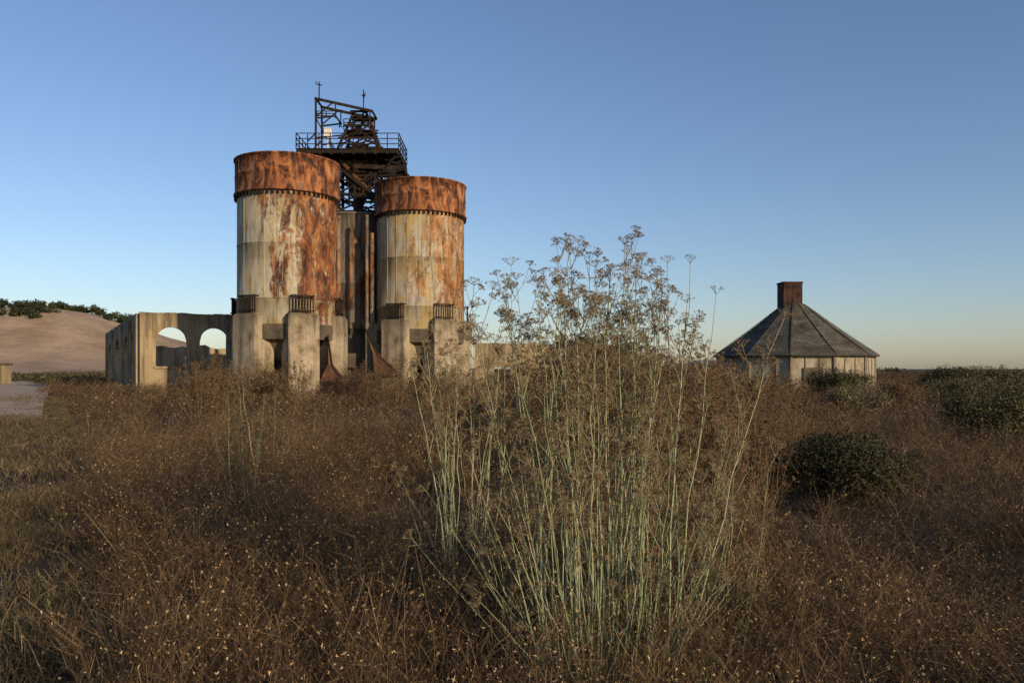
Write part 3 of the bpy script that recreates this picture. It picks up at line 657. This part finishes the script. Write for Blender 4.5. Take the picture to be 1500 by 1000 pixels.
def field(name,coll,pts,nvar,seed,parent):
    r=random.Random(seed); me=bpy.data.meshes.new(name); me.from_pydata([p[0] for p in pts],[],[])
    A=[];S=[];I=[]
    for p in pts: A+= [r.uniform(-.18,.18),r.uniform(-.18,.18),r.uniform(0,2*pi)]; S+=list(p[1]); I.append(r.randrange(nvar))
    a=me.attributes.new('rot','FLOAT_VECTOR','POINT'); a.data.foreach_set('vector',A)
    a=me.attributes.new('scl','FLOAT_VECTOR','POINT'); a.data.foreach_set('vector',S)
    a=me.attributes.new('vid','INT','POINT'); a.data.foreach_set('value',I)
    me.update()
    ob=bpy.data.objects.new(name,me); sc.collection.objects.link(ob); ob.parent=parent
    ng=bpy.data.node_groups.new(name+'_scatter','GeometryNodeTree'); ng.interface.new_socket('Geometry',in_out='INPUT',socket_type='NodeSocketGeometry'); ng.interface.new_socket('Geometry',in_out='OUTPUT',socket_type='NodeSocketGeometry')
    ng.is_modifier=True
    N=ng.nodes; gi=N.new('NodeGroupInput'); go=N.new('NodeGroupOutput'); iop=N.new('GeometryNodeInstanceOnPoints'); ci=N.new('GeometryNodeCollectionInfo')
    ci.inputs['Collection'].default_value=coll; ci.inputs['Separate Children'].default_value=True; ci.inputs['Reset Children'].default_value=True
    def na(nm,t):
        q=N.new('GeometryNodeInputNamedAttribute'); q.data_type=t; q.inputs['Name'].default_value=nm; return next(o for o in q.outputs if o.enabled and o.name=='Attribute')
    e2=N.new('FunctionNodeEulerToRotation'); L=ng.links.new
    L(gi.outputs[0],iop.inputs['Points']); L(ci.outputs[0],iop.inputs['Instance']); iop.inputs['Pick Instance'].default_value=True
    L(na('vid','INT'),iop.inputs['Instance Index']); L(na('rot','FLOAT_VECTOR'),e2.inputs[0]); L(e2.outputs[0],iop.inputs['Rotation']); L(na('scl','FLOAT_VECTOR'),iop.inputs['Scale']); L(iop.outputs[0],go.inputs[0])
    md=ob.modifiers.new('scatter','NODES'); md.node_group=ng; return ob
def edge(y): return -(.515+.0010*min(y,70))*y+.10
def blocked(x,y):
    if math.hypot(x+16.9,y-60.2)<4.6 or math.hypot(x+7.75,y-67.6)<4.6 or math.hypot(x-26.5,y-75)<7.3: return True
    if math.hypot(x+13.9,y-70.6)<3.2: return True
    return False
def grid(y0,y1,spc,wf,w0,r,fn):
    out=[]; y=y0
    while y<y1:
        W=wf*y+w0; x=-W
        while x<W:
            px=x+r.uniform(-.5,.5)*spc; py=y+r.uniform(-.5,.5)*spc
            s=fn(px,py,r)
            if s: out.append(((px,py,gh(px,py)-.02),s))
            x+=spc
        y+=spc
    return out
def fth(base,sxy,zmul=1.0):
    def f(x,y,r):
        e=edge(y)+.25*noise.noise(Vector((y*.7,0,0)))*(1+y*.05)
        if x<e or blocked(x,y) or math.hypot(x,y)<1.75: return None
        hn=1.3*noise.noise(Vector((x*.42,y*.42,5)))+.7*noise.noise(Vector((x*.1,y*.1,9)))
        h=base*(1+.38*hn)*r.uniform(.70,1.16)*zmul
        k=noise.noise(Vector((x*.6,y*.6,20)))
        if k<-.26: h*=.42
        if math.hypot(x-4.2,y-9.8)<1.5: h*=.5
        if y<6: h*=min(1,.80+.035*y)
        w_=sxy*r.uniform(.85,1.2); return (w_,w_,h)
    return f
r=random.Random(77)
near=grid(1.8,9.0,.30,.72,1.8,r,fth(1.02,1.1))+grid(9.0,24,.60,.72,1.5,r,fth(1.12,1.6))
field('starthistle_scatter_near',c_near,near,7,1,E_th)
farp=grid(24,100,1.5,.72,3,r,fth(1.25,2.7))+grid(100,300,4.5,.8,3,r,fth(1.5,7))
field('starthistle_scatter_far',c_far,farp,5,2,E_th)
def fg(x,y,r):
    e=edge(y)
    if x>e+.4: return None
    if 36<y<150 and abs(x-trc(y))<1.0+.04*y and r.random()<.92: return None
    if noise.noise(Vector((x*.9,y*.5,7)))<-.35: return None
    q=r.uniform(.7,1.3); return (q*1.2,q*1.2,q*(.9+.9*noise.noise(Vector((x*.5,y*.5,0)))))
gp=grid(1.6,14,.25,.85,1.2,r,fg)+grid(14,60,.7,.72,2,r,lambda x,y,r:(lambda s:s and (s[0]*2,s[1]*2,s[2]*1.1))(fg(x,y,r)))+grid(60,200,2.4,.8,3,r,lambda x,y,r:(lambda s:s and (s[0]*5,s[1]*5,s[2]*1.5))(fg(x,y,r)))
field('dry_grass_scatter',c_gr,gp,4,3,E_gr)
tp=grid(2.6,30,1.0,.72,2,r,lambda x,y,r:(1,1,r.uniform(.8,1.3)) if (x>edge(y)+.2 and r.random()<.5+.5*noise.noise(Vector((x*.3,y*.3,44)))) else None)
field('tall_grass_scatter',c_tall,tp,3,4,E_tg)
print('COUNTS',len(near),len(farp),len(gp),len(tp))
